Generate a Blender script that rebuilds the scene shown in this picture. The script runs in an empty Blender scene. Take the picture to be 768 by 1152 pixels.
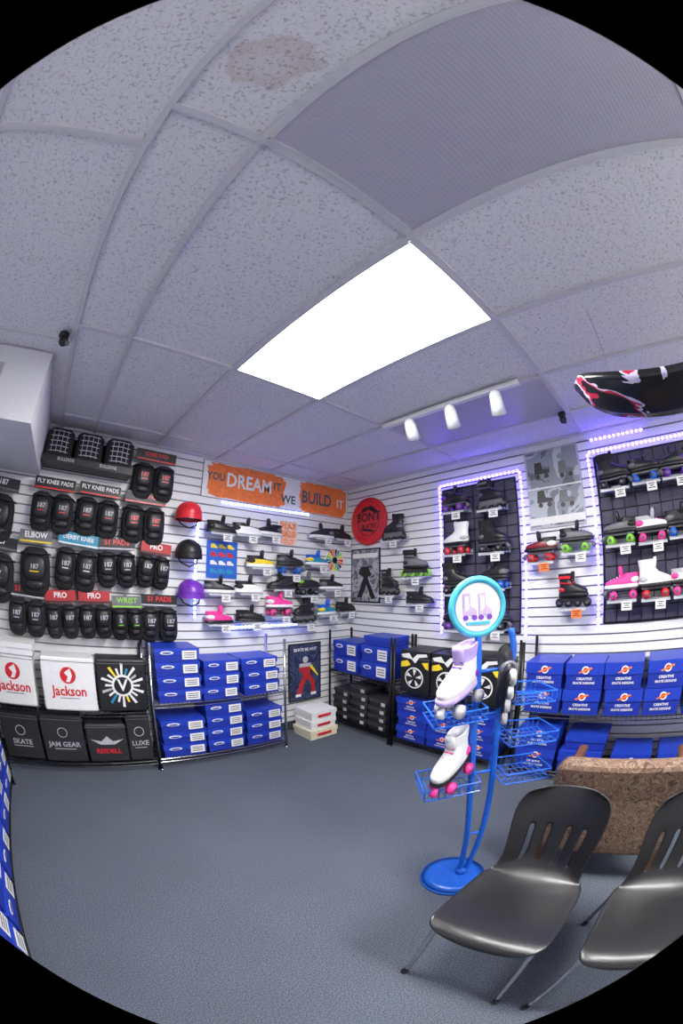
import bpy, math, random
from mathutils import Matrix, Vector
random.seed(7)
SC=bpy.context.scene
try:
    SC.view_settings.view_transform='Standard'; SC.view_settings.look='None'
except Exception: pass
H=2.733
# ------------------------------------------------------------ materials
MATS={}
def mat(name,col,rough=.5,metal=0.,var=.12,scale=30.,bump=0.,bscale=None,emit=0.,coat=0.):
    if name in MATS: return MATS[name]
    m=bpy.data.materials.new(name);m.use_nodes=True;nt=m.node_tree;N=nt.nodes;L=nt.links
    b=N['Principled BSDF'];b.inputs['Roughness'].default_value=rough;b.inputs['Metallic'].default_value=metal
    tc=N.new('ShaderNodeTexCoord');nz=N.new('ShaderNodeTexNoise');nz.inputs['Scale'].default_value=scale;nz.inputs['Detail'].default_value=3
    L.new(tc.outputs['Object'],nz.inputs['Vector'])
    r=N.new('ShaderNodeValToRGB');r.color_ramp.elements[0].position=.3;r.color_ramp.elements[1].position=.7
    r.color_ramp.elements[0].color=(*[c*(1-var) for c in col],1);r.color_ramp.elements[1].color=(*[min(1,c*(1+var)) for c in col],1)
    L.new(nz.outputs['Fac'],r.inputs['Fac']);L.new(r.outputs['Color'],b.inputs['Base Color'])
    if coat: b.inputs['Coat Weight'].default_value=coat
    if bump:
        n2=N.new('ShaderNodeTexNoise');n2.inputs['Scale'].default_value=bscale or scale;L.new(tc.outputs['Object'],n2.inputs['Vector'])
        bp=N.new('ShaderNodeBump');bp.inputs['Strength'].default_value=bump;bp.inputs['Distance'].default_value=.01
        L.new(n2.outputs['Fac'],bp.inputs['Height']);L.new(bp.outputs['Normal'],b.inputs['Normal'])
    if emit:
        b.inputs['Emission Color'].default_value=(*col,1);b.inputs['Emission Strength'].default_value=emit
    MATS[name]=m;return m
def pattern(name,cols,scale=12,kind='noise',rough=.5,dist=2.):
    if name in MATS: return MATS[name]
    m=bpy.data.materials.new(name);m.use_nodes=True;nt=m.node_tree;N=nt.nodes;L=nt.links
    b=N['Principled BSDF'];b.inputs['Roughness'].default_value=rough
    tc=N.new('ShaderNodeTexCoord')
    if kind=='noise':
        t=N.new('ShaderNodeTexNoise');t.inputs['Scale'].default_value=scale;t.inputs['Detail'].default_value=4;t.inputs['Distortion'].default_value=dist;o=t.outputs['Fac']
    else:
        t=N.new('ShaderNodeTexVoronoi');t.inputs['Scale'].default_value=scale;sp=N.new('ShaderNodeSeparateColor');L.new(t.outputs['Color'],sp.inputs[0]);o=sp.outputs[0]
    L.new(tc.outputs['Object'],t.inputs['Vector'])
    r=N.new('ShaderNodeValToRGB');r.color_ramp.interpolation='CONSTANT';E=r.color_ramp.elements
    E[0].position=0;E[0].color=(*cols[0][1],1);E[1].position=cols[1][0];E[1].color=(*cols[1][1],1)
    for p,c in cols[2:]:
        e=E.new(p);e.color=(*c,1)
    L.new(o,r.inputs['Fac']);L.new(r.outputs['Color'],b.inputs['Base Color']);MATS[name]=m;return m
WHITE=mat('white_plastic',(.8,.8,.8),.4,var=.02)
PAPER=mat('white_card',(.78,.78,.76),.7,var=.03)
BLACK=mat('black_plastic',(.010,.010,.012),.45)
DARK=mat('black_fabric',(.012,.012,.013),.85,bump=.3,bscale=300)
BLEATH=mat('black_leather',(.014,.014,.016),.35,bump=.15,bscale=120)
GREY=mat('grey_plastic',(.14,.14,.15),.5)
LGREY=mat('light_grey_plastic',(.45,.45,.47),.5)
RED=mat('red_paint',(.62,.02,.03),.35)
ORANGE=mat('orange_ink',(.85,.2,.04),.6)
YEL=mat('yellow_paint',(.85,.62,.03),.4)
PINK=mat('pink_vinyl',(.85,.05,.3),.4)
PURP=mat('purple_plastic',(.16,.03,.42),.35)
LAV=mat('lavender_vinyl',(.5,.38,.75),.4)
BLUEB=mat('royal_blue_card',(.01,.03,.33),.45,var=.08)
BLUEL=mat('royal_blue_lid',(.013,.045,.43),.4,var=.08)
BLUEP=mat('blue_powder_coat',(.01,.12,.6),.3,coat=.3)
CYAN=mat('cyan_ring',(.06,.42,.56),.4)
GREEN=mat('lime_vinyl',(.25,.65,.05),.4)
TEAL=mat('teal_vinyl',(.02,.25,.4),.4)
CHROME=mat('chrome_steel',(.6,.6,.62),.18,1.)
BSTEEL=mat('black_steel_wire',(.02,.02,.022),.35,.6)
BROWN=mat('brown_wood',(.12,.05,.02),.5,var=.3)
WINE=mat('wine_leather',(.2,.012,.02),.35)
# ------------------------------------------------------------ builder
def T(x,y,z): return Matrix.Translation((x,y,z))
def RX(a): return Matrix.Rotation(math.radians(a),4,'X')
def RY(a): return Matrix.Rotation(math.radians(a),4,'Y')
def RZ(a): return Matrix.Rotation(math.radians(a),4,'Z')
def S(x,y=None,z=None):
    if y is None:y=z=x
    return Matrix.Diagonal((x,y,z,1))
TXT={}
def textgeo(s,bold=True):
    if s in TXT: return TXT[s]
    cu=bpy.data.curves.new('t','FONT');cu.body=s;cu.size=1;cu.align_x='CENTER';cu.align_y='CENTER';cu.resolution_u=2
    if bold: cu.offset=.022
    ob=bpy.data.objects.new('t',cu);SC.collection.objects.link(ob)
    dg=bpy.context.evaluated_depsgraph_get();me=ob.evaluated_get(dg).to_mesh()
    g=([v.co.copy() for v in me.vertices],[tuple(p.vertices) for p in me.polygons])
    ob.evaluated_get(dg).to_mesh_clear();bpy.data.objects.remove(ob);bpy.data.curves.remove(cu)
    TXT[s]=g;return g
class MB:
    def __init__(s): s.v=[];s.f=[];s.m=[];s.sm=[];s.ml=[]
    def mi(s,m):
        if m not in s.ml:s.ml.append(m)
        return s.ml.index(m)
    def add(s,vs,fs,m,sm=False,M=None):
        o=len(s.v);k=s.mi(m)
        for p in vs:
            p=Vector(p);s.v.append(M@p if M else p)
        for f in fs:
            s.f.append(tuple(i+o for i in f));s.m.append(k);s.sm.append(sm)
        return s
    def merge(s,b,M=None):
        o=len(s.v);mp=[s.mi(x) for x in b.ml]
        s.v+=[M@p if M else p.copy() for p in b.v]
        s.f+=[tuple(i+o for i in f) for f in b.f];s.m+=[mp[i] for i in b.m];s.sm+=b.sm
        return s
    def box(s,c,d,m,M=None):
        x,y,z=[q/2 for q in d];cx,cy,cz=c
        vs=[(cx+i*x,cy+j*y,cz+k*z) for k in(-1,1) for j in(-1,1) for i in(-1,1)]
        return s.add(vs,[(0,2,3,1),(4,5,7,6),(0,1,5,4),(2,6,7,3),(0,4,6,2),(1,3,7,5)],m,False,M)
    def rbox(s,c,d,m,r=.01,M=None):
        x,y,z=[q/2 for q in d];r=min(r,x*.9,y*.9,z*.9)
        def ring(ix,zz): 
            a=x-ix;b=y-ix;q=r*.7
            return [(c[0]+u,c[1]+w,c[2]+zz) for u,w in((-a+q,-b),(a-q,-b),(a,-b+q),(a,b-q),(a-q,b),(-a+q,b),(-a,b-q),(-a,-b+q))]
        return s.loft([ring(r*.8,-z),ring(0,-z+r),ring(0,z-r),ring(r*.8,z)],m,False,M)
    def loft(s,rings,m,sm=True,M=None,caps=True,closed=True):
        n=len(rings[0]);vs=[p for r in rings for p in r];fs=[]
        for i in range(len(rings)-1):
            for j in range(n if closed else n-1):
                a=i*n+j;b=i*n+(j+1)%n;fs.append((a,b,b+n,a+n))
        if caps:
            fs.append(tuple(range(n-1,-1,-1)));fs.append(tuple((len(rings)-1)*n+j for j in range(n)))
        return s.add(vs,fs,m,sm,M)
    def cyl(s,p0,p1,r0,m,r1=None,n=16,M=None,sm=True):
        if r1 is None:r1=r0
        p0=Vector(p0);p1=Vector(p1);d=(p1-p0).normalized();u=d.orthogonal().normalized();w=d.cross(u)
        R=[[p+ (u*math.cos(t)+w*math.sin(t))*r for t in [2*math.pi*k/n for k in range(n)]] for p,r in((p0,r0),(p1,r1))]
        return s.loft(R,m,sm and n>6,M)
    def tube(s,pts,r,m,n=8,M=None,sub=1):
        P=[Vector(p) for p in pts]
        if sub>1:
            Q=[];E=[P[0]*2-P[1]]+P+[P[-1]*2-P[-2]]
            for i in range(1,len(E)-2):
                a,b,c,d=E[i-1:i+3]
                for k in range(sub):
                    t=k/sub;Q.append(.5*((2*b)+(c-a)*t+(2*a-5*b+4*c-d)*t*t+(3*b-a-3*c+d)*t**3))
            P=Q+[P[-1]]
        rings=[];u=None
        for i,p in enumerate(P):
            d=((P[min(i+1,len(P)-1)]-P[max(i-1,0)])).normalized()
            if u is None:u=d.orthogonal().normalized()
            u=(u-d*u.dot(d)).normalized();w=d.cross(u)
            rings.append([p+(u*math.cos(t)+w*math.sin(t))*r for t in [2*math.pi*k/n for k in range(n)]])
        return s.loft(rings,m,True,M)
    def ball(s,c,r,m,M=None,n=16,k=10,a0=-90,a1=90,e=1.):
        rings=[]
        def P(v): return math.copysign(abs(v)**e,v)
        for i in range(k+1):
            a=math.radians(a0+(a1-a0)*i/k);q=max(math.cos(a)**e if math.cos(a)>0 else 0,.001)
            rings.append([(c[0]+r[0]*q*P(math.cos(t)),c[1]+r[1]*q*P(math.sin(t)),c[2]+r[2]*P(math.sin(a))) for t in [2*math.pi*j/n for j in range(n)]])
        return s.loft(rings,m,True,M)
    def ring(s,c,R,r,m,M=None,n=32,k=8):
        vs=[];fs=[]
        for i in range(n):
            a=2*math.pi*i/n
            for j in range(k):
                b=2*math.pi*j/k;q=R+r*math.cos(b);vs.append((c[0]+q*math.cos(a),c[1]+r*math.sin(b),c[2]+q*math.sin(a)))
        for i in range(n):
            for j in range(k):
                fs.append((i*k+j,i*k+(j+1)%k,((i+1)%n)*k+(j+1)%k,((i+1)%n)*k+j))
        return s.add(vs,fs,m,True,M)
    def poly(s,pts,m,t=.002,y=0,M=None):
        n=len(pts);vs=[(p[0],y-t,p[1]) for p in pts]+[(p[0],y,p[1]) for p in pts]
        fs=[tuple(range(n)),tuple(range(2*n-1,n-1,-1))]+[(i,(i+1)%n+0,(i+1)%n+n,i+n) for i in range(n)]
        return s.add(vs,fs,m,False,M)
    def disc(s,c,r,m,t=.004,M=None,n=32):
        return s.poly([(c[0]+r*math.cos(2*math.pi*i/n),c[2]+r*math.sin(2*math.pi*i/n)) for i in range(n)],m,t,c[1],M)
    def text(s,st,c,size,m,M=None,sx=1.):
        v,f=textgeo(st);return s.add([(c[0]+p.x*size*sx,c[1],c[2]+p.y*size) for p in v],f,m,False,M)
    def mesh(s,name):
        me=bpy.data.meshes.new(name);me.from_pydata([tuple(p) for p in s.v],[],s.f)
        for x in s.ml: me.materials.append(x)
        me.polygons.foreach_set('material_index',s.m);me.polygons.foreach_set('use_smooth',s.sm);me.update();return me
    def make(s,name,M=None,bevel=0,sub=0,solid=0):
        return place(name,s.mesh(name),M,bevel,sub,solid)
def place(name,me,M=None,bevel=0,sub=0,solid=0):
    ob=bpy.data.objects.new(name,me);SC.collection.objects.link(ob)
    if M is not None: ob.matrix_world=M
    if solid: q=ob.modifiers.new('solid','SOLIDIFY');q.thickness=solid;q.offset=0
    if sub: q=ob.modifiers.new('sub','SUBSURF');q.levels=sub;q.render_levels=sub
    if bevel: q=ob.modifiers.new('bev','BEVEL');q.width=bevel;q.segments=2;q.limit_method='ANGLE'
    return ob
def WA(x,z,y=-.002): return T(x,y,z)
def WB(y,z,x=-.002): return T(x,y,z)@RZ(-90)
def WC(y,z,x=-4.12): return T(x,y,z)@RZ(90)
# ------------------------------------------------------------ room shell
XL=-4.12;YB=-5.4
def carpet():
    m=bpy.data.materials.new('carpet');m.use_nodes=True;nt=m.node_tree;N=nt.nodes;L=nt.links;b=N['Principled BSDF'];b.inputs['Roughness'].default_value=.95
    tc=N.new('ShaderNodeTexCoord');a=N.new('ShaderNodeTexNoise');a.inputs['Scale'].default_value=160;a.inputs['Detail'].default_value=2
    c=N.new('ShaderNodeTexNoise');c.inputs['Scale'].default_value=2.2;c.inputs['Detail'].default_value=3
    L.new(tc.outputs['Object'],a.inputs['Vector']);L.new(tc.outputs['Object'],c.inputs['Vector'])
    r=N.new('ShaderNodeValToRGB');r.color_ramp.elements[0].position=.35;r.color_ramp.elements[1].position=.68
    r.color_ramp.elements[0].color=(.046,.058,.080,1);r.color_ramp.elements[1].color=(.145,.165,.205,1)
    L.new(a.outputs['Fac'],r.inputs['Fac'])
    mx=N.new('ShaderNodeMix');mx.data_type='RGBA';mx.blend_type='MULTIPLY';mx.inputs[0].default_value=.25
    L.new(r.outputs['Color'],mx.inputs[6]);L.new(c.outputs['Fac'],mx.inputs[7]);L.new(mx.outputs[2],b.inputs['Base Color'])
    bp=N.new('ShaderNodeBump');bp.inputs['Strength'].default_value=.5;bp.inputs['Distance'].default_value=.005;L.new(a.outputs['Fac'],bp.inputs['Height']);L.new(bp.outputs['Normal'],b.inputs['Normal'])
    return m
MB().box(((XL)/2,YB/2,-.05),(-XL+.2,-YB+.2,.1),carpet()).make('floor')
def tilemat():
    m=bpy.data.materials.new('ceiling_tile');m.use_nodes=True;nt=m.node_tree;N=nt.nodes;L=nt.links;b=N['Principled BSDF'];b.inputs['Roughness'].default_value=.95
    g=N.new('ShaderNodeNewGeometry')
    v=N.new('ShaderNodeTexNoise');v.inputs['Scale'].default_value=85;v.inputs['Detail'].default_value=3;v.inputs['Distortion'].default_value=.8
    L.new(g.outputs['Position'],v.inputs['Vector'])
    r=N.new('ShaderNodeValToRGB');r.color_ramp.elements[0].position=.34;r.color_ramp.elements[1].position=.46
    r.color_ramp.elements[0].color=(.50,.49,.50,1);r.color_ramp.elements[1].color=(.77,.765,.775,1);L.new(v.outputs['Fac'],r.inputs['Fac'])
    d=N.new('ShaderNodeVectorMath');d.operation='DISTANCE';d.inputs[1].default_value=(-3.09,-2.98,H);L.new(g.outputs['Position'],d.inputs[0])
    n=N.new('ShaderNodeTexNoise');n.inputs['Scale'].default_value=8;L.new(g.outputs['Position'],n.inputs['Vector'])
    ad=N.new('ShaderNodeMath');ad.operation='MULTIPLY_ADD';ad.inputs[1].default_value=.2;L.new(n.outputs['Fac'],ad.inputs[0]);L.new(d.outputs['Value'],ad.inputs[2])
    r2=N.new('ShaderNodeValToRGB');E=r2.color_ramp.elements;E[0].position=.1;E[0].color=(.93,.89,.86,1);E[1].position=.21;E[1].color=(1,1,1,1);e=E.new(.19);e.color=(.84,.77,.72,1)
    L.new(ad.outputs[0],r2.inputs['Fac'])
    mx=N.new('ShaderNodeMix');mx.data_type='RGBA';mx.blend_type='MULTIPLY';mx.inputs[0].default_value=1
    L.new(r.outputs['Color'],mx.inputs[6]);L.new(r2.outputs['Color'],mx.inputs[7]);L.new(mx.outputs[2],b.inputs['Base Color'])
    bp=N.new('ShaderNodeBump');bp.inputs['Strength'].default_value=.6;bp.inputs['Distance'].default_value=.003;L.new(r.outputs['Color'],bp.inputs['Height']);L.new(bp.outputs['Normal'],b.inputs['Normal'])
    return m
TILE=tilemat()
TBAR=mat('t_bar_white',(.62,.615,.625),.5,var=.03)
XS=[-3.85,-3.24,-2.934,-2.324,-1.714,-1.104,-.494]
YS=[-5.19,-3.97,-2.75,-1.53,-.31]
cb=MB();cb.box((XL/2,YB/2,H+.07),(-XL+.2,-YB+.2,.12),TILE)
for x in XS: cb.box((x,YB/2,H+.003),(.024,-YB,.018),TBAR)
for y in YS:cb.box(((-3.24)/2,y,H+.005),(3.24,.024,.018),TBAR)
for y in (-4.99,-3.79,-2.59,-1.37): cb.box(((-3.24+XL)/2,y,H+.005),(.88,.024,.018),TBAR)
cb.box((XL/2,-.012,H-.002),( -XL,.024,.02),TBAR);cb.box((-.013,YB/2,H-.004),(.024,-YB,.02),TBAR)
cb.make('ceiling')
SLAT=mat('slatwall_white',(.78,.78,.78),.45,var=.02)
GRV=mat('slatwall_groove',(.26,.26,.28),.6)
def slatwall(name,length,M):
    b=MB();p=.0762;z=0
    b.box((length/2,.06,H/2+.02),(length,.08,H+.04),SLAT)
    while z<H:
        z1=min(z+p,H+.01)
        a=z+.006;c=z1-.006
        b.add([(0,0,a),(length,0,a),(length,0,c),(0,0,c)],[(0,1,2,3)],SLAT)
        for q0,q1,y0,y1 in((z-.006,z+.006,.016,.016),(z-.006,z-.006,0,.016),(z+.006,z+.006,.016,0)):
            b.add([(0,y0,q0),(length,y0,q0),(length,y1,q1),(0,y1,q1)],[(0,1,2,3)],GRV)
        z=z1
    b.make(name,M)
slatwall('wall_back',-XL,T(XL,0,0))
slatwall('wall_right',-YB,T(0,0,0)@RZ(-90))
PAINT=mat('wall_paint',(.68,.68,.69),.7,var=.03)
MB().box((XL-.05,YB/2,H/2),(.1,-YB,H+.04),PAINT).make('wall_left')
MB().box((XL/2,YB-.05,H/2),(-XL+.2,.1,H+.04),PAINT).make('wall_front')
BB=mat('baseboard_vinyl',(.05,.05,.06),.5)
MB().box((XL/2,-.006,.05),(-XL,.012,.1),BB).make('baseboard_back')
MB().box((-.006,YB/2,.05),(.012,-YB,.1),BB).make('baseboard_right')
SOF=mat('soffit_paint',(.68,.68,.7),.7,var=.02)
b=MB();b.box(((-3.36+XL)/2,-.6,(2.31+H)/2),(-XL-3.36,1.2,H-2.31),SOF)
b.box((-3.80,-1.205,2.52),(.3,.012,.2),LGREY)
for i in range(8): b.box((-3.80,-1.213,2.45+i*.02),(.26,.006,.008),BLACK)
b.make('soffit_bulkhead')
# ------------------------------------------------------------ lights
def panel(name,x0,x1,y0,y1,emat):
    b=MB();z=H-.006
    b.box(((x0+x1)/2,(y0+y1)/2,z+.008),(x1-x0-.034,y1-y0-.034,.008),emat)
    for c,d in((((x0+x1)/2,y0+.017,z+.003),(x1-x0-.03,.01,.011)),(((x0+x1)/2,y1-.017,z+.003),(x1-x0-.03,.01,.011)),((x0+.017,(y0+y1)/2,z+.003),(.01,y1-y0-.046,.010)),((x1-.017,(y0+y1)/2,z+.003),(.01,y1-y0-.046,.010))):
        b.box(c,d,TBAR)
    b.make(name)
LIT=mat('lit_diffuser',(1,.985,.965),.5,var=0,emit=49)
def lens():
    m=bpy.data.materials.new('prismatic_lens');m.use_nodes=True;nt=m.node_tree;N=nt.nodes;L=nt.links;b=N['Principled BSDF'];b.inputs['Roughness'].default_value=.3
    b.inputs['Base Color'].default_value=(.46,.445,.51,1)
    g=N.new('ShaderNodeNewGeometry');v=N.new('ShaderNodeTexVoronoi');v.inputs['Scale'].default_value=60;v.inputs['Randomness'].default_value=0
    L.new(g.outputs['Position'],v.inputs['Vector']);bp=N.new('ShaderNodeBump');bp.inputs['Strength'].default_value=.5;bp.inputs['Distance'].default_value=.004
    L.new(v.outputs['Distance'],bp.inputs['Height']);L.new(bp.outputs['Normal'],b.inputs['Normal']);return m
LENS=lens()
panel('ceiling_light_panel',-2.324,-1.714,-2.75,-1.53,LIT)
panel('ceiling_light_panel',-2.324,-1.714,-5.19,-3.97,LIT)
panel('ceiling_light_panel',-2.934,-2.324,-3.97,-2.75,LENS)
panel('ceiling_light_panel',-1.104,-.494,-2.75,-1.53,LENS)
b=MB();b.box((-1.14,-2.08,H-.02),(.036,1.05,.03),WHITE)
for y,ax in((-1.80,.3),(-2.12,.25),(-2.44,.2)):
    b.cyl((-1.14,y,H-.03),(-1.14,y,H-.075),.012,WHITE,n=10)
    b.box((-1.14,y,H-.085),(.05,.03,.03),WHITE)
    p=Vector((-1.14,y,H-.12));d=Vector((.55,.15,-.8)).normalized()
    b.cyl(p-d*.05,p+d*.06,.036,WHITE,.046);b.cyl(p+d*.06,p+d*.066,.04,LGREY,.04);b.ball(p-d*.05,(.036,.036,.036),WHITE)
b.make('track_light')
for x,y in((-3.30,-1.44),(-.52,-2.70)):
    b=MB();b.cyl((0,0,0),(0,0,-.02),.03,BLACK);b.ball((.01,0,-.045),(.028,.028,.03),BLACK);b.cyl((.01,0,-.045),(.04,-.01,-.06),.014,GREY);b.make('ceiling_sensor',T(x,y,H-.006))
LEDM=mat('led_strip',(.22,.30,1.),.5,var=0,emit=18)
LEDW=mat('led_strip_violet',(.15,.09,1.),.5,var=0,emit=26)
def led(pts,M,m=LEDM,name='led_strip_light'):
    b=MB()
    for (x0,z0),(x1,z1) in pts:
        L=math.hypot(x1-x0,z1-z0);n=max(1,int(L/.04));vert=abs(z1-z0)>abs(x1-x0)
        b.box(((x0+x1)/2,-.004,(z0+z1)/2),(abs(x1-x0)+.014,.008,abs(z1-z0)+.014),WHITE)
        for i in range(n):
            t=(i+.5)/n;x=x0+(x1-x0)*t;z=z0+(z1-z0)*t;a=.011;u=.009
            if vert: v=[(x-a,-.0085,z-u),(x,-.022,z-u),(x+a,-.0085,z-u),(x-a,-.0085,z+u),(x,-.022,z+u),(x+a,-.0085,z+u)]
            else: v=[(x-u,-.0085,z+a),(x-u,-.022,z),(x-u,-.0085,z-a),(x+u,-.0085,z+a),(x+u,-.022,z),(x+u,-.0085,z-a)]
            b.add(v,[(0,1,4,3),(1,2,5,4)],m)
    b.make(name,M)
W0=T(0,-.002,0);W1_=T(-.002,0,0)@RZ(-90)
led([((-1.64,2.33),(-.6,2.34))],W0);led([((-1.57,1.175),(-.58,1.18))],W0);led([((-1.86,1.25),(-1.86,2.2))],W0)
led([((1.27,1.12),(1.27,2.53)),((2.12,1.12),(2.12,2.53)),((1.27,2.53),(2.12,2.53))],W1_,LEDW)
led([((2.76,1.2),(2.76,2.56)),((2.76,2.56),(3.8,2.56)),((3.8,1.2),(3.8,2.56)),((2.8,2.66),(3.3,2.66))],W1_,LEDW)
# ------------------------------------------------------------ footwear
def outl(x0,x1,w,z,n=20,toe=1.12):
    c=(x0+x1)/2;a=(x1-x0)/2;R=[]
    for k in range(n):
        t=2*math.pi*k/n;ct,st=math.cos(t),math.sin(t)
        sx=math.copysign(abs(ct)**.8,ct);sy=math.copysign(abs(st)**.8,st)
        R.append((c+a*sx,w*sy*(1+.12*ct),z))
    return R
def boot(b,high,mu,mc,ms,ml,z0=0,M=None):
    I=M or Matrix()
    if high:
        sec=[(.012,.0,.272,.040),(.022,-.003,.282,.046),(.045,-.003,.28,.047),(.062,0,.262,.045),(.08,.002,.215,.042),(.10,.004,.165,.039),(.13,.002,.135,.037),(.16,-.004,.130,.040),(.185,-.008,.128,.042)]
    else:
        sec=[(.012,.0,.272,.038),(.022,-.003,.282,.044),(.04,-.002,.278,.045),(.055,0,.255,.043),(.068,.002,.20,.039),(.08,.002,.15,.036),(.095,-.004,.125,.035)]
    k0=len(sec)-3
    b.loft([outl(x0,x1,w,z+z0) for z,x0,x1,w in sec[:k0+1]],mu,True,I,caps=False)
    b.loft([outl(x0,x1,w,z+z0) for z,x0,x1,w in sec[k0:]],mc,True,I,caps=False)
    z,x0,x1,w=sec[-1];b.loft([outl(x0,x1,w,z+z0),outl(x0+.006,x1-.006,w-.006,z+z0+.006),outl(x0+.014,x1-.014,w-.014,z+z0),outl(x0+.016,x1-.02,w-.016,z+z0-.04)],mc,True,I)
    b.loft([outl(-.006,.287,.048,z0-.004),outl(-.008,.29,.05,z0+.004),outl(-.006,.288,.05,z0+.016),outl(0,.28,.044,z0+.024)],ms,True,I)
    pts=[(.23,.064),(.20,.078),(.17,.092),(.148,.112),(.14,.135)] if high else [(.235,.058),(.21,.066),(.185,.075),(.16,.085)]
    for x,z in pts: b.cyl((x,-.022,z+z0),(x,.022,z+z0),.005,ml,n=6,M=I)
    x,z=pts[-1];b.loft([outl(x-.03,x+.004,.026,z+z0-.02,10),outl(x-.024,x+.012,.026,z+z0+.05,10),outl(x-.014,x+.008,.02,z+z0+.07,10)],mc,True,I)
    b.ball((.045,0,z0+.05),(.05,.0465,.03),ml,I,14,8)
def wheel(b,c,r,w,m,hub,M):
    b.cyl((c[0],c[1]-w/2,c[2]),(c[0],c[1]+w/2,c[2]),r*.92,m,n=18,M=M);b.cyl((c[0],c[1]-w*.36,c[2]),(c[0],c[1]+w*.36,c[2]),r,m,n=18,M=M)
    b.cyl((c[0],c[1]-w/2-.002,c[2]),(c[0],c[1]+w/2+.002,c[2]),r*.45,hub,n=10,M=M)
def shoe_mesh(kind,mu,mc,ms,ml,mw=None,hub=None):
    b=MB();hub=hub or GREY
    if kind=='sneaker': boot(b,False,mu,mc,ms,ml,.004)
    elif kind in('quad','quadlow'):
        boot(b,kind=='quad',mu,mc,ms,ml,.085)
        b.rbox((.14,0,.072),(.24,.05,.016),hub,.004)
        for x in(.055,.215):
            b.cyl((x,0,.07),(x+(.01 if x<.1 else -.01),0,.04),.018,hub,.012,n=10)
            b.cyl((x,-.05,.031),(x,.05,.031),.006,CHROME,n=8)
            for y in(-.045,.045): wheel(b,(x,y,.031),.031,.032,mw,hub,None)
        b.cyl((.268,0,.068),(.295,0,.03),.012,hub,.02,n=12)
    else:
        boot(b,True,mu,mc,ms,ml,.098)
        for y in(-.014,.014):
            b.add([(0.01,y,.095),(.27,y,.095),(.29,y,.04),(-.01,y,.04)],[(0,1,2,3)],hub);b.box((.14,y,.07),(.25,.003,.05),hub)
        for x in(0,.093,.186,.28): wheel(b,(x,0,.039),.039,.024,mw,GREY,None)
        b.cyl((.02,-.05,.21),(.15,-.05,.2),.006,ml,n=6);b.box((.07,-.046,.255),(.12,.006,.022),ml)
    return b.mesh('skate' if kind!='sneaker' else 'sneaker')
V={}
V['s_bk']=shoe_mesh('sneaker',BLACK,BLACK,WHITE,GREY);V['s_w']=shoe_mesh('sneaker',WHITE,BLACK,WHITE,BLACK);V['s_b']=shoe_mesh('sneaker',TEAL,BLUEP,WHITE,YEL)
V['s_y']=shoe_mesh('sneaker',YEL,BLACK,WHITE,BLACK);V['s_p']=shoe_mesh('sneaker',PINK,PINK,BLACK,WHITE);V['s_all']=shoe_mesh('sneaker',BLEATH,DARK,BLACK,BLACK)
V['q_bk']=shoe_mesh('quad',BLEATH,DARK,BLACK,GREY,BLACK);V['q_w']=shoe_mesh('quad',WHITE,WHITE,BLACK,LGREY,RED);V['q_wine']=shoe_mesh('quadlow',WINE,BLACK,BLACK,WHITE,RED)
V['q_gr']=shoe_mesh('quadlow',GREY,BLACK,BLACK,BLACK,GREEN);V['q_pk']=shoe_mesh('quadlow',PINK,PINK,WHITE,WHITE,PINK);V['q_wp']=shoe_mesh('quadlow',WHITE,LGREY,BLACK,PINK,PINK)
V['q_pu']=shoe_mesh('quadlow',BLEATH,BLACK,BLACK,PURP,PURP);V['q_bl']=shoe_mesh('quadlow',BLEATH,BLACK,BLACK,GREY,BLUEP);V['q_gn']=shoe_mesh('quadlow',BLACK,GREY,BLACK,GREEN,BLACK)
V['i_bk']=shoe_mesh('inline',BLEATH,DARK,BLACK,GREY,BLACK);V['i_g']=shoe_mesh('inline',GREY,DARK,BLACK,BLACK,GREEN,BLACK);V['i_r']=shoe_mesh('inline',BLACK,DARK,BLACK,RED,BLACK,BLACK)
SHELF=mat('clear_acrylic',(.5,.52,.56),.2,var=.02)
def shelfmesh(w,tag):
    b=MB();b.box((0,-.08,-.003),(w,.16,.006),SHELF);b.box((0,-.003,.02),(w,.006,.05),SHELF);b.box((0,-.158,-.012),(w,.004,.02),SHELF)
    if tag is not None:
        b.box((.04,-.163,-.045),(.085,.003,.065),tag)
        for i,ww in enumerate((.055,.035,.06)): b.box((.04,-.1655,-.027-i*.015),(ww,.001,.006),BLACK)
    return b.mesh('shelf')
SH=[shelfmesh(.24,PAPER),shelfmesh(.24,ORANGE),shelfmesh(.24,None)]
def put(key,F,u,z,left=False,sc=1.,tag=0,yaw=0):
    me=V[key];nm={'s':'sneaker','q':'roller_skate','i':'inline_skate'}[key[0]]
    hgt={'s':.1,'q':.2,'i':.28}[key[0]]
    if key[0]=='q' and key!='q_bk' and key!='q_w': hgt=.18
    if key[0]=='i': sc=.9
    M=F(u,z-hgt*sc/2)
    place('shoe_shelf',SH[tag],M)
    r=(180 if left else 0)+yaw+random.uniform(-14,14)
    place(nm,me,M@T(0,-.10,.001)@RZ(r)@S(sc)@T(-.14,0,0))
FA=lambda u,z:WA(u,z)
FB=lambda u,z:WB(u,z)
for k,x,z,l in [('s_all',-1.66,2.08,0),('s_w',-1.40,2.09,0),('s_bk',-1.15,2.11,1),('s_bk',-.50,2.14,1),('s_all',-.22,2.15,0),
  ('s_y',-1.24,1.80,0),('q_bl',-.90,1.79,0),('s_b',-.56,1.85,0),
  ('s_bk',-1.66,1.55,0),('s_w',-1.36,1.56,0),('s_all',-1.0,1.60,1),('s_bk',-.36,1.60,0),('q_gn',-.68,1.58,0),
  ('s_p',-1.66,1.28,0),('s_all',-1.34,1.29,0),('q_pk',-1.02,1.38,0),('i_bk',-.72,1.33,1),('s_b',-.42,1.33,0),('s_all',-.15,1.35,0)]:
    put(k,FA,x,z,l)
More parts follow.
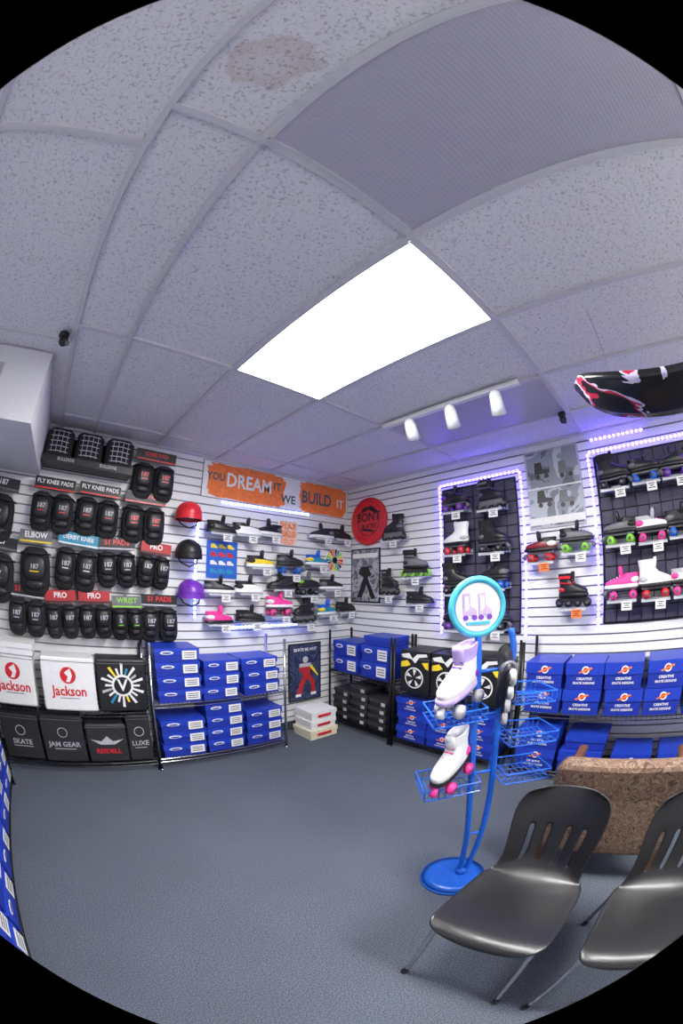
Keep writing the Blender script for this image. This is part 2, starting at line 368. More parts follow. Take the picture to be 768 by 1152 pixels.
for k,y,z,l,t in [('i_bk',-.76,2.17,1,0),('i_g',-1.03,1.80,0,0),('i_bk',-.70,1.62,0,0),('s_all',-1.08,1.47,0,0),
  ('q_pu',-1.49,2.33,0,0),('i_bk',-1.86,2.34,0,0),('q_w',-1.49,1.96,1,0),('q_bk',-1.86,1.95,0,0),('q_bk',-1.49,1.61,0,0),('q_bl',-1.86,1.64,1,0),
  ('q_pu',-1.5,1.28,1,2),('q_bk',-1.86,1.30,0,0),
  ('q_wine',-2.29,1.83,1,1),('q_gr',-2.60,1.88,0,0),('i_r',-2.56,1.50,0,1),
  ('q_bk',-2.97,2.32,0,0),('q_bl',-3.24,2.32,0,0),('q_pu',-3.50,2.32,1,0),('i_r',-3.73,2.3,0,0),('q_gr',-2.97,1.90,1,0),('q_wp',-3.24,1.89,0,0),('q_bl',-3.50,1.90,0,0),('q_w',-3.74,1.86,1,0),
  ('q_pk',-2.97,1.50,1,0),('q_w',-3.25,1.50,0,0),('q_wp',-3.52,1.49,0,0),('q_pk',-3.75,1.49,1,0)]:
    put(k,FB,y,z,l,1.,t)
DB=mat('dark_backing',(.06,.055,.10),.6)
def grid(name,w,h,M):
    b=MB();n=int(w/.1);k=int(h/.1)
    for i in range(n+1): x=-w/2+w*i/n;b.cyl((x,-.012,0),(x,-.012,h),.004 if 0<i<n else .008,BSTEEL,n=6)
    for i in range(k+1): z=h*i/k;b.cyl((-w/2,-.006,z),(w/2,-.006,z),.004 if 0<i<k else .008,BSTEEL,n=6)
    b.box((0,-.0015,h/2),(w,.003,h),DB)
    b.make(name,M)
grid('display_grid_panel',.76,1.32,WB(-1.69,1.16));grid('display_grid_panel',.96,1.28,WB(-3.29,1.23))
# ------------------------------------------------------------ banner
b=MB();b.box((0,-.004,0),(1.81,.008,.35),GREY);b.box((0,-.0055,0),(1.80,.006,.34),PAPER)
def splat(cx,cz,w,h,seed,m=ORANGE):
    random.seed(seed);pts=[]
    for i in range(48):
        a=2*math.pi*i/48;q=random.uniform(.9,1.0);x=cx+w/2*math.copysign(abs(math.cos(a))**.3,math.cos(a))*q;z=cz+h/2*math.copysign(abs(math.sin(a))**.3,math.sin(a))*q
        pts.append((max(-.895,min(.895,x)),max(-.168,min(.168,z))))
    b.poly(pts,m,.001,-.0088)
splat(-.42,.0,.92,.35,1);splat(.54,-.0,.70,.35,5)
SLATE=mat('banner_slate_ink',(.05,.10,.14),.6)
b.text('YOU',(-.765,-.012,.03),.10,SLATE,sx=.9);b.text('DREAM',(-.40,-.012,.015),.185,PAPER,sx=.84);b.text('IT',(-.08,-.012,.04),.11,SLATE)
b.text('WE',(.06,-.012,-.07),.12,SLATE);b.text('BUILD',(.44,-.012,-.01),.185,SLATE,sx=.82);b.text('IT',(.78,-.012,-.02),.13,PAPER)
b.make('slogan_banner',WA(-.945,2.53))
def poster(name,w,h,M,bg,art,frame=BLACK):
    b=MB();b.box((0,-.006,0),(w,.012,h),frame);b.box((0,-.0125,0),(w-.03,.002,h-.03),bg);art(b);b.make(name,M)
GP=pattern('grey_collage_print',[(0,(.05,.05,.06)),(.38,(.2,.2,.24)),(.48,(.4,.4,.45)),(.58,(.12,.12,.14))],6)
def art1(b):
    b.box((0,-.0145,.22),(.38,.002,.05),PAPER);b.poly([(-.12,-.25),(-.02,-.02),(-.1,.02),(-.06,.1),(.05,.1),(.1,.0),(.04,-.02),(.16,-.25),(.1,-.26),(.02,-.1),(-.05,-.25)],BLACK,.002,-.0145);b.disc((0,-.0145,.14),.035,GREY,.002)
poster('poster',.44,.6,WB(-.27,1.70),GP,art1)
PK=pattern('showroom_print',[(0,(.10,.11,.13)),(.42,(.22,.24,.28)),(.52,(.42,.46,.5)),(.6,(.16,.17,.2))],4,dist=.5)
def art2(b):
    b.box((0,-.015,-.27),(.5,.002,.06),PAPER);b.box((0,-.015,0),(.5,.002,.012),PAPER)
    for x,z in((-.1,.12),(.12,.1),(-.1,-.12),(.1,-.14)): b.poly([(x-.07,z),(x-.06,z+.1),(x,z+.1),(x+.01,z+.04),(x+.07,z+.03),(x+.07,z)],BLACK if x<0 else GREY,.002,-.0145);b.disc((x-.04,-.0145,z-.02),.02,BLACK,.003);b.disc((x+.04,-.0145,z-.02),.02,BLACK,.003)
poster('poster',.5,.66,WB(-2.43,2.34),PK,art2,LGREY)
def art3(b):
    for i in range(4):
        for j in range(3): b.poly([(-.12+j*.085,.1-i*.075),(-.12+j*.085,.135-i*.075),(-.09+j*.085,.14-i*.075),(-.05+j*.085,.11-i*.075),(-.05+j*.085,.1-i*.075)],[YEL,RED,PAPER,TEAL][i],.002,-.0145)
poster('poster',.31,.34,WA(-1.60,1.80),mat('blue_print',(.02,.12,.5),.4),art3,BLUEP)
def art4(b):
    b.text('FLAT',(0,-.015,.06),.08,ORANGE);b.text('SALE',(0,-.015,-.02),.08,ORANGE)
    for i in range(3): b.box((0,-.0145,-.08-.02*i),(.14,.002,.006),ORANGE)
poster('poster',.24,.26,WA(-.87,2.12),pattern('peach_print',[(0,(.8,.35,.2)),(.5,(.8,.7,.6)),(.6,(.8,.45,.3))],30),art4,PAPER)
def burst(b,r,cols,n=18,y=-.008):
    b.disc((0,y,0),r,PAPER,.004)
    for i in range(n):
        a=2*math.pi*i/n;d=math.pi/n*.8
        b.poly([(r*.3*math.cos(a-d*.6),r*.3*math.sin(a-d*.6)),(r*.95*math.cos(a-d),r*.95*math.sin(a-d)),(r*.95*math.cos(a+d),r*.95*math.sin(a+d)),(r*.3*math.cos(a+d*.6),r*.3*math.sin(a+d*.6))],cols[i%len(cols)],.002,y-.004)
    b.disc((0,y-.006,0),r*.28,BLACK,.002)
b=MB();burst(b,.13,[RED,YEL,GREEN,TEAL,BLACK,ORANGE],y=0);b.make('color_wheel_chart',WA(-.23,1.87))
b=MB();b.disc((0,0,0),.265,RED,.02);b.ring((0,-.02,0),.255,.012,RED)
b.ring((0,-.021,0),.16,.004,BLACK);b.text('BONT',(0,-.0215,.04),.14,BLACK,sx=.9);b.text('SKATES',(0,-.0215,-.06),.07,BLACK)
b.poly([(-.1,.09),(.0,.13),(.12,.07),(.14,.1),(.05,.17),(-.08,.15)],BLACK,.001,-.0215);b.poly([(-.12,-.1),(.1,-.13),(.06,-.1),(-.08,-.08)],BLACK,.001,-.0215)
b.make('round_logo_sign',WB(-.34,2.30,-.014))
# ------------------------------------------------------------ helmets
def helmet(m,M):
    b=MB();b.ball((0,-.15,0),(.115,.135,.11),m,a0=-12,n=24,k=10)
    b.ball((0,-.15,-.012),(.108,.128,.03),DARK,a0=-90,a1=0)
    b.loft([[(.118*math.cos(t),-.15+.138*math.sin(t),z) for t in [2*math.pi*j/24 for j in range(24)]] for z in(-.05,-.012)],m,True,None,False)
    for x in(-.06,-.02,.02,.06):
        for yy in (-.23,-.14): b.ball((x,yy,.09-abs(x)*.45-(.02 if yy<-.15 else 0)),(.008,.025,.014),BLACK,n=8,k=6)
    for sx in(-1,1): b.tube([(sx*.1,-.12,-.03),(sx*.07,-.16,-.09),(0,-.18,-.12)],.006,DARK,6)
    b.cyl((0,0,.0),(0,-.1,.0),.005,CHROME,n=6)
    b.make('skate_helmet',M)
helmet(RED,WA(-2.0,2.15));helmet(BLACK,WA(-1.98,1.83));helmet(PURP,WA(-1.95,1.50))
# ------------------------------------------------------------ pad packs
def padmesh(head,htext,tcol,pads=2,w=.36,h=.42,accent=GREY,logo='187',lc=LGREY):
    b=MB();hz=h/2
    b.box((0,-.10,hz-.045),(w*.96,.02,.095),head);b.text(htext,(0,-.112,hz-.035),.047 if len(htext)>7 else .06,tcol)
    b.box((0,-.111,hz-.083),(w*.96,.003,.012),accent)
    b.box((0,-.004,hz-.01),(.03,.008,.03),GREY);b.cyl((0,-.006,hz-.005),(0,-.115,hz-.005),.004,CHROME,n=6)
    pw=w*.25 if pads==2 else w*.45
    for i in range(pads):
        x=(i-(pads-1)/2)*w*.5
        b.ball((x,-.08,-.06),(pw,.06,h*.38),DARK,n=20,k=12,e=.6)
        b.ball((x,-.135,-.03),(pw*.78,.035,h*.2),BLACK,n=18,k=8,e=.7)
        b.ball((x,-.13,-.03-h*.25),(pw*.66,.03,h*.075),BLACK,n=14,k=6,e=.7)
        for z in(h*.2-.02,-h*.3): b.tube([(x-pw*.98,-.05,z),(x-pw*.6,-.142,z),(x+pw*.6,-.142,z),(x+pw*.98,-.05,z)],.009,BLACK,6,sub=3)
        b.text(logo,(x,-.1715,-.02),.05,lc);b.box((x,-.171,-.055),(pw*.6,.002,.008),accent)
    return b.mesh('pads')
DRED=mat('dark_red_card',(.42,.02,.025),.5)
PM={'r':padmesh(BLACK,'FLY KNEE PADS',PAPER,w=.38,accent=RED),'r2':padmesh(BLACK,'KNEE PAD',RED,w=.38,accent=RED,lc=RED),
    'b':padmesh(TEAL,'DERBY KNEE',PAPER,w=.36,h=.44,accent=PAPER),'g':padmesh(GREY,'WRIST',GREEN,w=.27,h=.34,accent=GREEN,logo='S'),'s':padmesh(BLACK,'187',PAPER,pads=1,w=.32,h=.5),
    'rs':padmesh(DRED,'PRO',PAPER,w=.28,h=.36,accent=BLACK),'bs':padmesh(BLACK,'S1 PADS',RED,w=.33,h=.38,accent=LGREY),'tn':padmesh(GREY,'ELBOW',PAPER,pads=1,w=.3,h=.5,accent=YEL)}
random.seed(11)
for k,x,z in [('r2',-2.34,2.44),('r',-3.20,2.06),('r',-2.80,2.08),('r2',-2.39,2.08),('s',-3.68,1.97),('tn',-3.31,1.62),('b',-2.95,1.67),('bs',-2.60,1.69),('rs',-2.27,1.69),
   ('bs',-3.38,1.25),('rs',-3.07,1.26),('rs',-2.78,1.27),('g',-2.50,1.27),('bs',-2.22,1.28),('s',-3.64,1.53)]:
    place('knee_pad_pack',PM[k],WA(x,z+random.uniform(-.012,.012))@RY(random.uniform(-4,4)))
b=MB();b.box((0,-.12,-.005),(.86,.24,.01),BLACK);b.box((0,-.235,.02),(.86,.008,.05),BLACK);b.text('BULLDOG',(-.2,-.2405,.02),.035,LGREY);b.text('BULLDOG',(.2,-.2405,.02),.035,LGREY)
b.box((0,-.006,.13),(.86,.01,.26),DARK)
for x in(-.29,0,.29):
    b.rbox((x,-.12,.14),(.26,.2,.27),DARK,.035)
    for i in range(5): b.tube([(x-.09,-.218,.08+i*.04),(x,-.24,.08+i*.04),(x+.09,-.218,.08+i*.04)],.004,LGREY,6,sub=4)
    for i in range(4): b.cyl((x-.07+i*.046,-.232,.07),(x-.07+i*.046,-.232,.25),.003,LGREY,n=6)
b.make('goalie_mask_display',WA(-2.955,2.385)@S(.92,1,1))
# ------------------------------------------------------------ racks
def rack(name,w,d,h,shelves,M,m=BSTEEL):
    b=MB()
    for x in(-w/2,w/2):
        for y in(-d,-.02):
            b.cyl((x,y,.0),(x,y,h),.0125,m,n=10);b.ball((x,y,h),(.014,.014,.01),m,n=8,k=4)
            b.cyl((x,y,0),(x,y,.012),.02,m,n=10)
    for z in shelves:
        for zz in(z,z-.03):
            for y in(-d,-.02): b.cyl((-w/2,y,zz),(w/2,y,zz),.004,m,n=6)
            for x in(-w/2,w/2): b.cyl((x,-d,zz),(x,-.02,zz),.004,m,n=6)
        n=int(w/.04)
        for i in range(n): x=-w/2+w*(i+.5)/n;b.box((x,-d/2-.01,z-.002),(.005,d-.02,.004),m);b.box((x,-d,z-.015),(.003,.003,.03),m)
    b.make(name,M)
def boxstack(n,w,h,d,logo='label',body=BLUEB,lid=BLUEL,jit=.012,seed=0):
    random.seed(seed);b=MB()
    for i in range(n):
        z=i*h;dx=random.uniform(-jit,jit)
        b.box((dx,-d/2,z+h*.3),(w-.022,d-.016,h*.6),body);b.box((dx,-d/2,z+h*.76),(w-.008,d,h*.44),lid)
        y=-d-.001
        if logo=='label':
            b.box((dx+w*.27,y,z+h*.5),(w*.32,.002,h*.62),PAPER)
            for k in range(3): b.box((dx+w*.27,y-.002,z+h*(.35+.15*k)),(w*.24,.001,h*.05),BLACK)
            b.ball((dx-w*.22,y+.001,z+h*.66),(w*.15,.002,h*.13),PAPER,n=14,k=4);b.ball((dx-w*.22,y-.0005,z+h*.66),(w*.11,.002,h*.07),BLUEB,n=14,k=4)
        elif logo=='crest':
            b.disc((dx+w*.02,y,z+h*.72),h*.15,PAPER,.002,n=12);b.disc((dx+w*.02,y-.002,z+h*.72),h*.10,RED,.001,n=10);b.poly([(dx-.05,z+h*.64),(dx+.05,z+h*.84),(dx+.06,z+h*.78),(dx-.04,z+h*.60)],ORANGE,.001,y-.0035)
            b.text('CREATIVE',(dx,y-.001,z+h*.40),h*.135,PAPER);b.text('SKATE DESIGNS',(dx,y-.001,z+h*.24),h*.12,PAPER)
        elif logo=='white':
            b.box((dx,y,z+h*.5),(w*.5,.002,h*.3),RED)
        elif logo=='dark':
            b.box((dx+w*.25,y,z+h*.45),(w*.2,.002,h*.4),LGREY)
    return b
D=.34
rack('wire_shelf_rack',1.34,D,1.04,(.09,.54),WA(-3.06,0,-.03))
rack('wire_shelf_rack',1.24,D,1.10,(.10,.60),WA(-1.76,0,-.03),CHROME)
for i,(x,z,n,w) in enumerate([(-2.14,.602,4,.39),(-1.76,.602,3,.34),(-1.38,.602,3,.37),(-2.13,.102,3,.40),(-1.74,.102,4,.36),(-1.36,.102,3,.38)]):
    boxstack(n,w,.115,.3,seed=i).make('shoe_box_stack',T(x,-.055,z))
def bag(name,w,h,m,fn,M,d=.2):
    b=MB();b.rbox((0,-d/2,h/2),(w,d,h),m,.012);b.box((0,-d/2,h*.93),(w+.006,d+.006,.004),GREY);fn(b,-d-.001,w,h);b.make(name,M)
def jack(b,y,w,h):
    b.disc((0,y,h*.68),.065,RED,.002);b.poly([(-.02,h*.68-.05),(.0,h*.68-.01),(-.03,h*.68+.02),(.02,h*.68+.055),(.035,h*.68+.0),(.012,h*.68-.05)],PAPER,.002,y-.002)
    b.text('Jackson',(0,y-.002,h*.38),.11,RED,sx=.85);b.box((0,y,h*.25),(.16,.001,.006),GREY)
def plainlogo(st,m=LGREY):
    def f(b,y,w,h):
        b.text(st,(0,y-.002,h*.4),.06,m);b.box((0,y,h*.3),(w*.5,.001,.006),m);b.ring((0,y,h*.66),.04,.003,m)
    return f
def burstbag(b,y,w,h):
    c=MB();n=20
    for i in range(n):
        a=2*math.pi*i/n;r=.175 if i%2 else .14;d=.09
        c.poly([(.085*math.cos(a-d),.085*math.sin(a-d)),(r*math.cos(a-d*.8),r*math.sin(a-d*.8)),(r*1.03*math.cos(a+d*.6),r*1.03*math.sin(a+d*.6)),(.085*math.cos(a+d),.085*math.sin(a+d))],[PAPER,PAPER,LGREY,PAPER,TEAL,PAPER,PAPER,YEL,PAPER][i%9],.001,0)
    b.merge(c,T(0,y,h*.52))
    b.disc((0,y-.003,h*.52),.088,PAPER,.002);b.disc((0,y-.0055,h*.52),.07,BLACK,.002);b.text('V',(0,y-.009,h*.52),.13,PAPER)
def wings(b,y,w,h):
    b.poly([(-.14,h*.62),(-.05,h*.56),(0,h*.7),(.05,h*.56),(.14,h*.62),(.06,h*.48),(-.06,h*.48)],LGREY,.002,y);b.text('REIDELL',(0,y-.003,h*.3),.06,RED)
bag('skate_bag',.36,.40,PAPER,jack,T(-3.52,-.08,.542),.22);bag('skate_bag',.44,.42,PAPER,jack,T(-3.05,-.12,.542),.22);bag('skate_bag',.40,.42,BLACK,burstbag,T(-2.61,-.12,.542),.22)
boxstack(1,.38,.09,.26,'none',PAPER,PAPER,seed=2).make('shoe_box',T(-3.52,-.06,.945))
BB2=mat('charcoal_bag',(.018,.018,.02),.6,bump=.2)
bag('skate_bag',.34,.38,BB2,plainlogo('SKATE'),T(-3.54,-.1,.092),.22);bag('skate_bag',.36,.40,BB2,plainlogo('JAM GEAR'),T(-3.17,-.12,.092),.22);bag('skate_bag',.34,.34,BB2,wings,T(-2.80,-.12,.092),.22);bag('skate_bag',.2,.41,BB2,plainlogo('LUXE'),T(-2.52,-.12,.092),.22)
HP=pattern('night_blue_print',[(0,(.01,.012,.03)),(.4,(.02,.03,.09)),(.52,(.06,.08,.16)),(.6,(.015,.015,.03))],10)
def art5(b):
    b.text('SKATE BE HOT',(0,-.015,.25),.045,PAPER)
    b.poly([(-.07,.1),(-.09,.04),(-.03,-.03),(-.08,-.13),(-.12,-.26),(-.06,-.26),(-.02,-.14),(.02,-.07),(.07,-.13),(.08,-.26),(.13,-.26),(.12,-.12),(.06,-.02),(.07,.1)],DRED,.002,-.0145)
    b.poly([(-.08,.1),(-.08,.06),(.07,.06),(.07,.1)],LGREY,.001,-.0168);b.poly([(-.13,-.27),(-.06,-.27),(-.06,-.24),(-.13,-.24)],PAPER,.001,-.0168);b.poly([(.07,-.27),(.14,-.27),(.14,-.24),(.07,-.24)],PAPER,.001,-.0168)
    b.disc((0,-.0145,.14),.035,LGREY,.003);b.poly([(.08,.08),(.17,-.05),(.16,-.06),(.06,.05)],YEL,.002,-.0165)
poster('leaning_poster',.42,.64,T(-.66,-.03,.655),HP,art5)
CREAM=mat('cream_card',(.72,.68,.5),.6)
boxstack(2,.33,.1,.28,'white',PAPER,PAPER,seed=3).make('shoe_box_stack',T(-.68,-.1,.107))
boxstack(1,.36,.105,.3,'white',CREAM,CREAM,seed=4).make('shoe_box',T(-.68,-.09,0))
def rb(y0,y1,sh,h=1.1,m=BSTEEL): rack('wire_shelf_rack',y0-y1,D,h,sh,WB((y0+y1)/2,0,-.03),m)
rb(-.10,-.96,(.1,.66),1.1);rb(-1.0,-2.10,(.1,.60),1.10);rb(-2.24,-3.90,(.1,.60),1.14)
def stB(y,z,b,nm='shoe_box_stack',x=-.055,rot=0): b.make(nm,WB(y,z,x)@RZ(rot))
for i,(y,n,w) in enumerate([(-.31,2,.37),(-.73,2,.37)]): stB(y,.662,boxstack(n,w,.17,.3,'label',seed=20+i))
stB(-.74,1.004,boxstack(1,.36,.09,.28,'none',seed=24),'shoe_box')
for i,(y,n) in enumerate([(-.27,4),(-.53,5),(-.79,4)]): stB(y,.102,boxstack(n,.25,.09,.3,'dark',BLACK,mat('black_lid',(.03,.03,.035),.4),seed=30+i))
for i,y in enumerate((-1.21,-1.55,-1.89)):
    b=MB();w=.32;b.rbox((0,-.15,.20),(w,.3,.40),BLACK,.006)
    b.box((0,-.15,.33),(w+.004,.304,.005),GREY)
    b.poly([(-.15,.36),(-.06,.38),(-.02,.33),(.03,.375),(.13,.385),(.14,.36),(.05,.345),(.01,.29),(-.03,.325),(-.13,.335)],PAPER,.001,-.3028)
    b.poly([(-.15,.29),(-.08,.31),(-.04,.27),(-.09,.25),(-.15,.24)],YEL,.001,-.3008);b.poly([(.15,.31),(.08,.30),(.12,.25),(.15,.24)],YEL,.001,-.3008)
    b.disc((0,-.301,.15),.10,PAPER,.002,n=24);b.disc((0,-.3035,.15),.088,BLACK,.001,n=24)
    for k in range(5):
        a=2*math.pi*k/5+.3;b.poly([(.02*math.cos(a),.15+.02*math.sin(a)),(.08*math.cos(a-.3),.15+.08*math.sin(a-.3)),(.085*math.cos(a+.15),.15+.085*math.sin(a+.15))],PAPER,.001,-.305)
    b.make('skate_carton',WB(y,.602,-.045))
for i,(y,n,w) in enumerate([(-1.20,3,.34),(-1.55,3,.34),(-1.90,3,.33)]): stB(y,.102,boxstack(n,w,.15,.3,'crest',seed=40+i))
for i in range(5): stB(-2.42-.315*i,.602,boxstack(2,.305,.20,.31,'crest',seed=50+i))
for i,(y,n) in enumerate(((-2.43,2),(-3.22,1),(-3.6,1))): stB(y,.102,boxstack(n,.34,.19,.31,'crest',seed=60+i))
stB(-2.81,.102,boxstack(1,.36,.2,.3,'crest',seed=66),'shoe_box',-.07);stB(-2.83,.305,boxstack(1,.34,.12,.28,'none',seed=67),'shoe_box',-.06)
rack('wire_shelf_rack',2.3,.42,1.1,(.08,.55),WC(-1.75,0,-4.10))
for i in range(6):
    for z,n in((.082,3),(.552,3)):
        boxstack(n,.36,.135,.41,seed=70+i).make('shoe_box_stack',WC(-2.72+i*.385,z,-4.08))
# ------------------------------------------------------------ hanging skateboard deck
DK=pattern('deck_graphic',[(0,(.01,.01,.012)),(.54,(.55,.5,.7)),(.56,(.4,.02,.05)),(.59,(.012,.012,.014)),(.68,(.55,.5,.7)),(.7,(.012,.012,.014))],2.6,rough=.25,dist=1.0)
b=MB();n=24;L=.86;rings=[]
for i in range(n+1):
    t=i/n*2-1;x=t*L/2;w=.118*(1-abs(t)**6)**.5 if abs(t)<1 else .002
    w=max(w,.01);z=.13*t*t+.03*max(0,abs(t)-.7)/.3
    rings.append([(x,-w,z+.012),(x,-w*.7,z-.0),(x,w*.7,z),(x,w,z+.012),(x,w*.7,z+.011),(x,-w*.7,z+.011)])
b.loft(rings,DK,True)
b.cyl((-.25,0,.05),(-.25,0,.47),.002,CHROME,n=6,M=RX(28));b.cyl((.25,0,.05),(.25,0,.47),.002,CHROME,n=6,M=RX(28))
b.make('skateboard_deck',T(-1.60,-3.42,2.235)@RZ(-88)@RX(-28))
# ------------------------------------------------------------ display stand
SR=Vector((.739,-.673,0));FWD=Vector((.673,.739,0));SB=Vector((-1.65,-2.51,0))
MS=Matrix(((SR.x,FWD.x,0,SB.x),(SR.y,FWD.y,0,SB.y),(0,0,1,0),(0,0,0,1)))
b=MB();b.cyl((.02,0,0),(.02,0,.018),.17,BLUEP,n=40);b.cyl((.02,0,.018),(.02,0,.03),.165,BLUEP,.12,n=40);b.cyl((.06,0,.03),(.06,0,.07),.03,BLUEP,n=16)
b.tube([(.05,0,.02),(.045,0,.3),(.02,0,.6),(-.005,0,.95),(-.01,0,1.25),(-.015,.005,1.42)],.015,BLUEP,12,sub=5)
b.tube([(.08,0,.02),(.115,0,.3),(.12,0,.55),(.11,0,.8),(.105,0,1.0),(.125,0,1.2),(.15,0,1.32),(.135,0,1.42)],.015,BLUEP,12,sub=5)
for z in(.35,.75,1.05,1.25): b.cyl((.03 if z<.5 else -.0,0,z),(.12,0,z),.008,BLUEP,n=8)
def basket(cx,z,w,d,tilt,dirs):
    M=T(cx,0,z)@RY(tilt)
    for y in(-d/2,d/2): b.cyl((-w/2,y,0),(w/2,y,0),.004,BLUEP,n=6,M=M);b.cyl((-w/2,y,.05),(w/2,y,.05),.004,BLUEP,n=6,M=M)
    for x in(-w/2,w/2): b.cyl((x,-d/2,0),(x,d/2,0),.004,BLUEP,n=6,M=M);b.cyl((x,-d/2,.05),(x,d/2,.05),.004,BLUEP,n=6,M=M)
    for i in range(9):
        x=-w/2+w*i/8;b.cyl((x,-d/2,0),(x,d/2,0),.0022,BLUEP,n=5,M=M)
        for y in(-d/2,d/2): b.cyl((x,y,0),(x,y,.05),.0022,BLUEP,n=5,M=M)
    for i in range(5):
        y=-d/2+d*i/4;b.cyl((-w/2,y,0),(w/2,y,0),.0022,BLUEP,n=5,M=M)
basket(-.10,.70,.24,.2,-4,0);basket(-.10,1.06,.22,.2,-4,0);basket(.25,.70,.24,.2,6,0);basket(.25,.90,.24,.2,6,0);basket(.23,1.10,.2,.2,6,0)
b.ring((-.02,0,1.52),.112,.014,CYAN,n=40);b.disc((-.02,.006,1.52),.11,PAPER,.012)
b.box((-.02,-.009,1.455),(.1,.003,.012),CYAN);b.ring((-.02,-.009,1.52),.1,.0015,TEAL)
for dx in(-.055,.012):
    x=-.02+dx;z=1.465
    b.poly([(x-.010,z+.024),(x-.014,z+.11),(x+.017,z+.115),(x+.020,z+.062),(x+.048,z+.044),(x+.048,z+.024)],LAV,.002,-.008)
    b.poly([(x-.002,z+.04),(x-.006,z+.10),(x+.010,z+.10),(x+.012,z+.05)],PAPER,.001,-.0105)
    for q in(0,.038): b.disc((x+q,-.008,z+.014),.011,PURP,.003,n=12)
b.make('skate_display_stand',MS)
def onstand(me,name,x,y,z,rz,ry,sc=1.): place(name,me,MS@T(x,y,z)@RZ(rz)@RY(ry)@S(sc)@T(-.14,0,0))
W1=shoe_mesh('quad',WHITE,LAV,LAV,PURP,LGREY,LGREY);W2=shoe_mesh('quad',WHITE,WHITE,BLACK,PINK,PINK,PINK);W3=shoe_mesh('inline',BLEATH,DARK,BLACK,GREY,LGREY,BLACK)
onstand(W1,'roller_skate',-.09,-.03,1.105,222,10,.95);onstand(W2,'roller_skate',-.095,-.04,.75,224,14,.9);onstand(W3,'inline_skate',.085,-.13,1.13,75,62,.85)
# ------------------------------------------------------------ shell chairs
SHELLM=mat('black_polypropylene',(.010,.010,.011),.34,bump=.1,bscale=260,coat=.12)
def chair(M,link=True):
    prof=[(-.245,.405),(-.235,.428),(-.20,.442),(-.10,.437),(0,.430),(.10,.428),(.165,.435),(.205,.462),(.225,.51),(.238,.56),(.250,.61),(.262,.66),(.277,.72),(.292,.77),(.305,.81),(.312,.83)]
    wid=[.17,.205,.222,.226,.226,.222,.205,.188,.180,.182,.187,.192,.196,.19,.168,.13]
    nx=22;b=MB();vs=[];fs=[]
    P=[];Wd=[]
    for i in range(len(prof)-1):
        for k in(0,.5): P.append(tuple(a+(c-a)*k for a,c in zip(prof[i],prof[i+1])));Wd.append(wid[i]+(wid[i+1]-wid[i])*k)
    P.append(prof[-1]);Wd.append(wid[-1])
    for i,((y,z),w) in enumerate(zip(P,Wd)):
        s=min(1,max(0,(y-.14)/.06))
        for j in range(nx+1):
            u=j/nx*2-1;c=abs(u)**3
            vs.append((u*w,y+s*(-.035*c+.02*(1-u*u)),z+(1-s)*(.022*c-.012*(1-u*u))))
    for i in range(len(P)-1):
        for j in range(nx):
            if 15<=i<=21 and j in(4,8,13,17): continue
            a=i*(nx+1)+j;fs.append((a,a+1,a+nx+2,a+nx+1))
    b.add(vs,fs,SHELLM,True);me=b.mesh('shell_chair')
    root=bpy.data.objects.new('stacking_chair',None);SC.collection.objects.link(root);root.matrix_world=M
    s=place('seat_shell',me,None,0,1,.009);s.parent=root
    c=MB()
    for sx in(-1,1):
        x=sx*.19
        c.tube([(x*1.12,-.27,.012),(x*1.05,-.235,.2),(x,-.19,.405),(x,-.14,.412),(x,.12,.412),(x,.17,.40),(x*1.08,.24,.2),(x*1.15,.29,.012)],.0115,CHROME,12,sub=4)
        for y in(-.27,.29): c.cyl((x*1.13,y,0),(x*1.13,y,.02),.016,BLACK,n=12)
    for y in(-.13,.11): c.cyl((-.19,y,.408),(.19,y,.408),.011,CHROME,n=10)
    o=c.make('chrome_frame');o.parent=root
CH=RZ(-90)
chair(T(-2.06,-3.01,0)@CH);chair(T(-2.06,-3.57,0)@CH)
FAB=pattern('floral_tapestry',[(0,(.07,.04,.028)),(.38,(.16,.10,.065)),(.47,(.27,.19,.13)),(.52,(.12,.065,.045)),(.58,(.20,.12,.085))],15,dist=2.0,rough=.9)
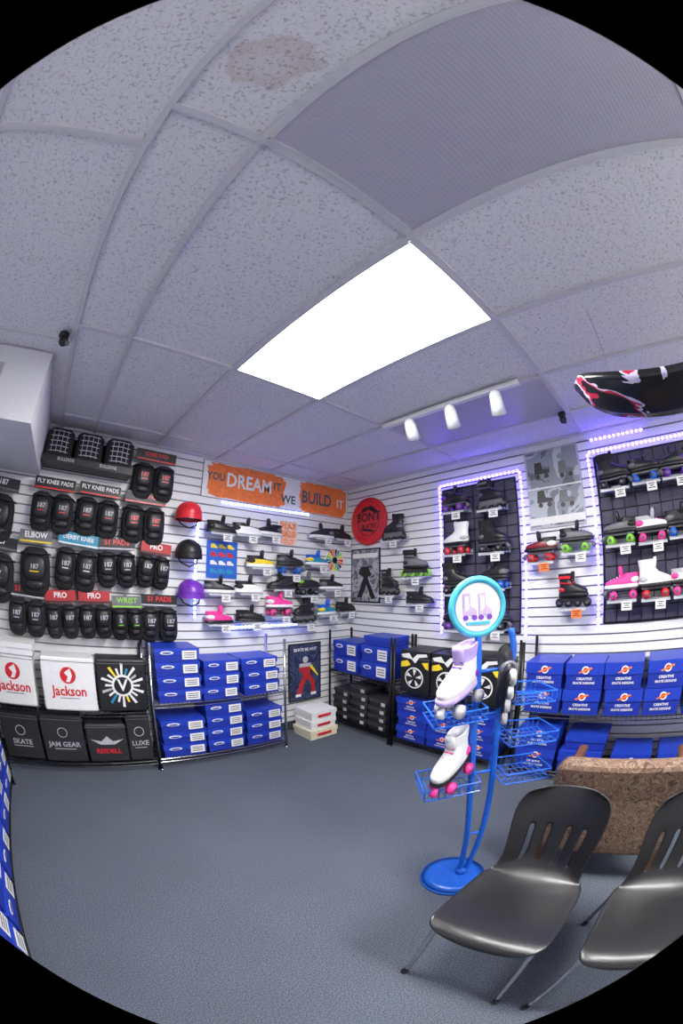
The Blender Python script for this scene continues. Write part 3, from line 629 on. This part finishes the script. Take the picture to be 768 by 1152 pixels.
root=bpy.data.objects.new('upholstered_armchair',None);SC.collection.objects.link(root);root.matrix_world=T(-1.15,-3.22,0)@RZ(90)
def part(nm,b,**k):
    o=b.make(nm,None,**k);o.parent=root
b=MB();b.loft([[(x,y,z) for x,y in((-w,.22+o),(w,.22+o),(w,.33+o),(-w,.33+o))] for z,w,o in((.22,.33,-.03),(.3,.35,-.02),(.6,.36,0),(.76,.35,.02),(.80,.33,.025))],FAB,False);part('backrest',b,bevel=.03)
b=MB();b.rbox((0,-.02,.36),(.60,.5,.16),FAB,.04);part('seat_cushion',b)
b=MB()
for x in(-.33,.33): b.rbox((x,-.05,.58),(.06,.5,.04),BROWN,.012);b.box((x,-.27,.28),(.045,.045,.56),BROWN);b.box((x,.25,.2),(.045,.045,.4),BROWN)
b.box((0,-.24,.25),(.62,.03,.07),BROWN);b.box((0,.24,.25),(.62,.03,.07),BROWN);part('wood_frame',b,bevel=.004)
# ------------------------------------------------------------ world + camera
w=bpy.data.worlds.new('world');SC.world=w;w.use_nodes=True;w.node_tree.nodes['Background'].inputs[0].default_value=(.5,.5,.52,1);w.node_tree.nodes['Background'].inputs[1].default_value=.3
f,a,pt,ro,cx,cy,h=426.6396,.8320,.1837,.0078,-3.0354,-3.1937,1.6316
F=Vector((math.cos(a)*math.cos(pt),math.sin(a)*math.cos(pt),math.sin(pt)));R=Vector((math.sin(a),-math.cos(a),0));U=R.cross(F)
R2=R*math.cos(ro)+U*math.sin(ro);U2=-R*math.sin(ro)+U*math.cos(ro)
cd=bpy.data.cameras.new('camera');co=bpy.data.objects.new('camera',cd);SC.collection.objects.link(co)
co.matrix_world=Matrix(((R2.x,U2.x,-F.x,cx),(R2.y,U2.y,-F.y,cy),(R2.z,U2.z,-F.z,h),(0,0,0,1)))
cd.type='PANO'
try: cd.panorama_type='FISHEYE_EQUISOLID';Q=cd
except Exception: cd.cycles.panorama_type='FISHEYE_EQUISOLID';Q=cd.cycles
Q.fisheye_lens=f/32;Q.fisheye_fov=math.radians(183)
cd.sensor_width=36;cd.sensor_fit='AUTO';cd.clip_start=.01
SC.camera=co
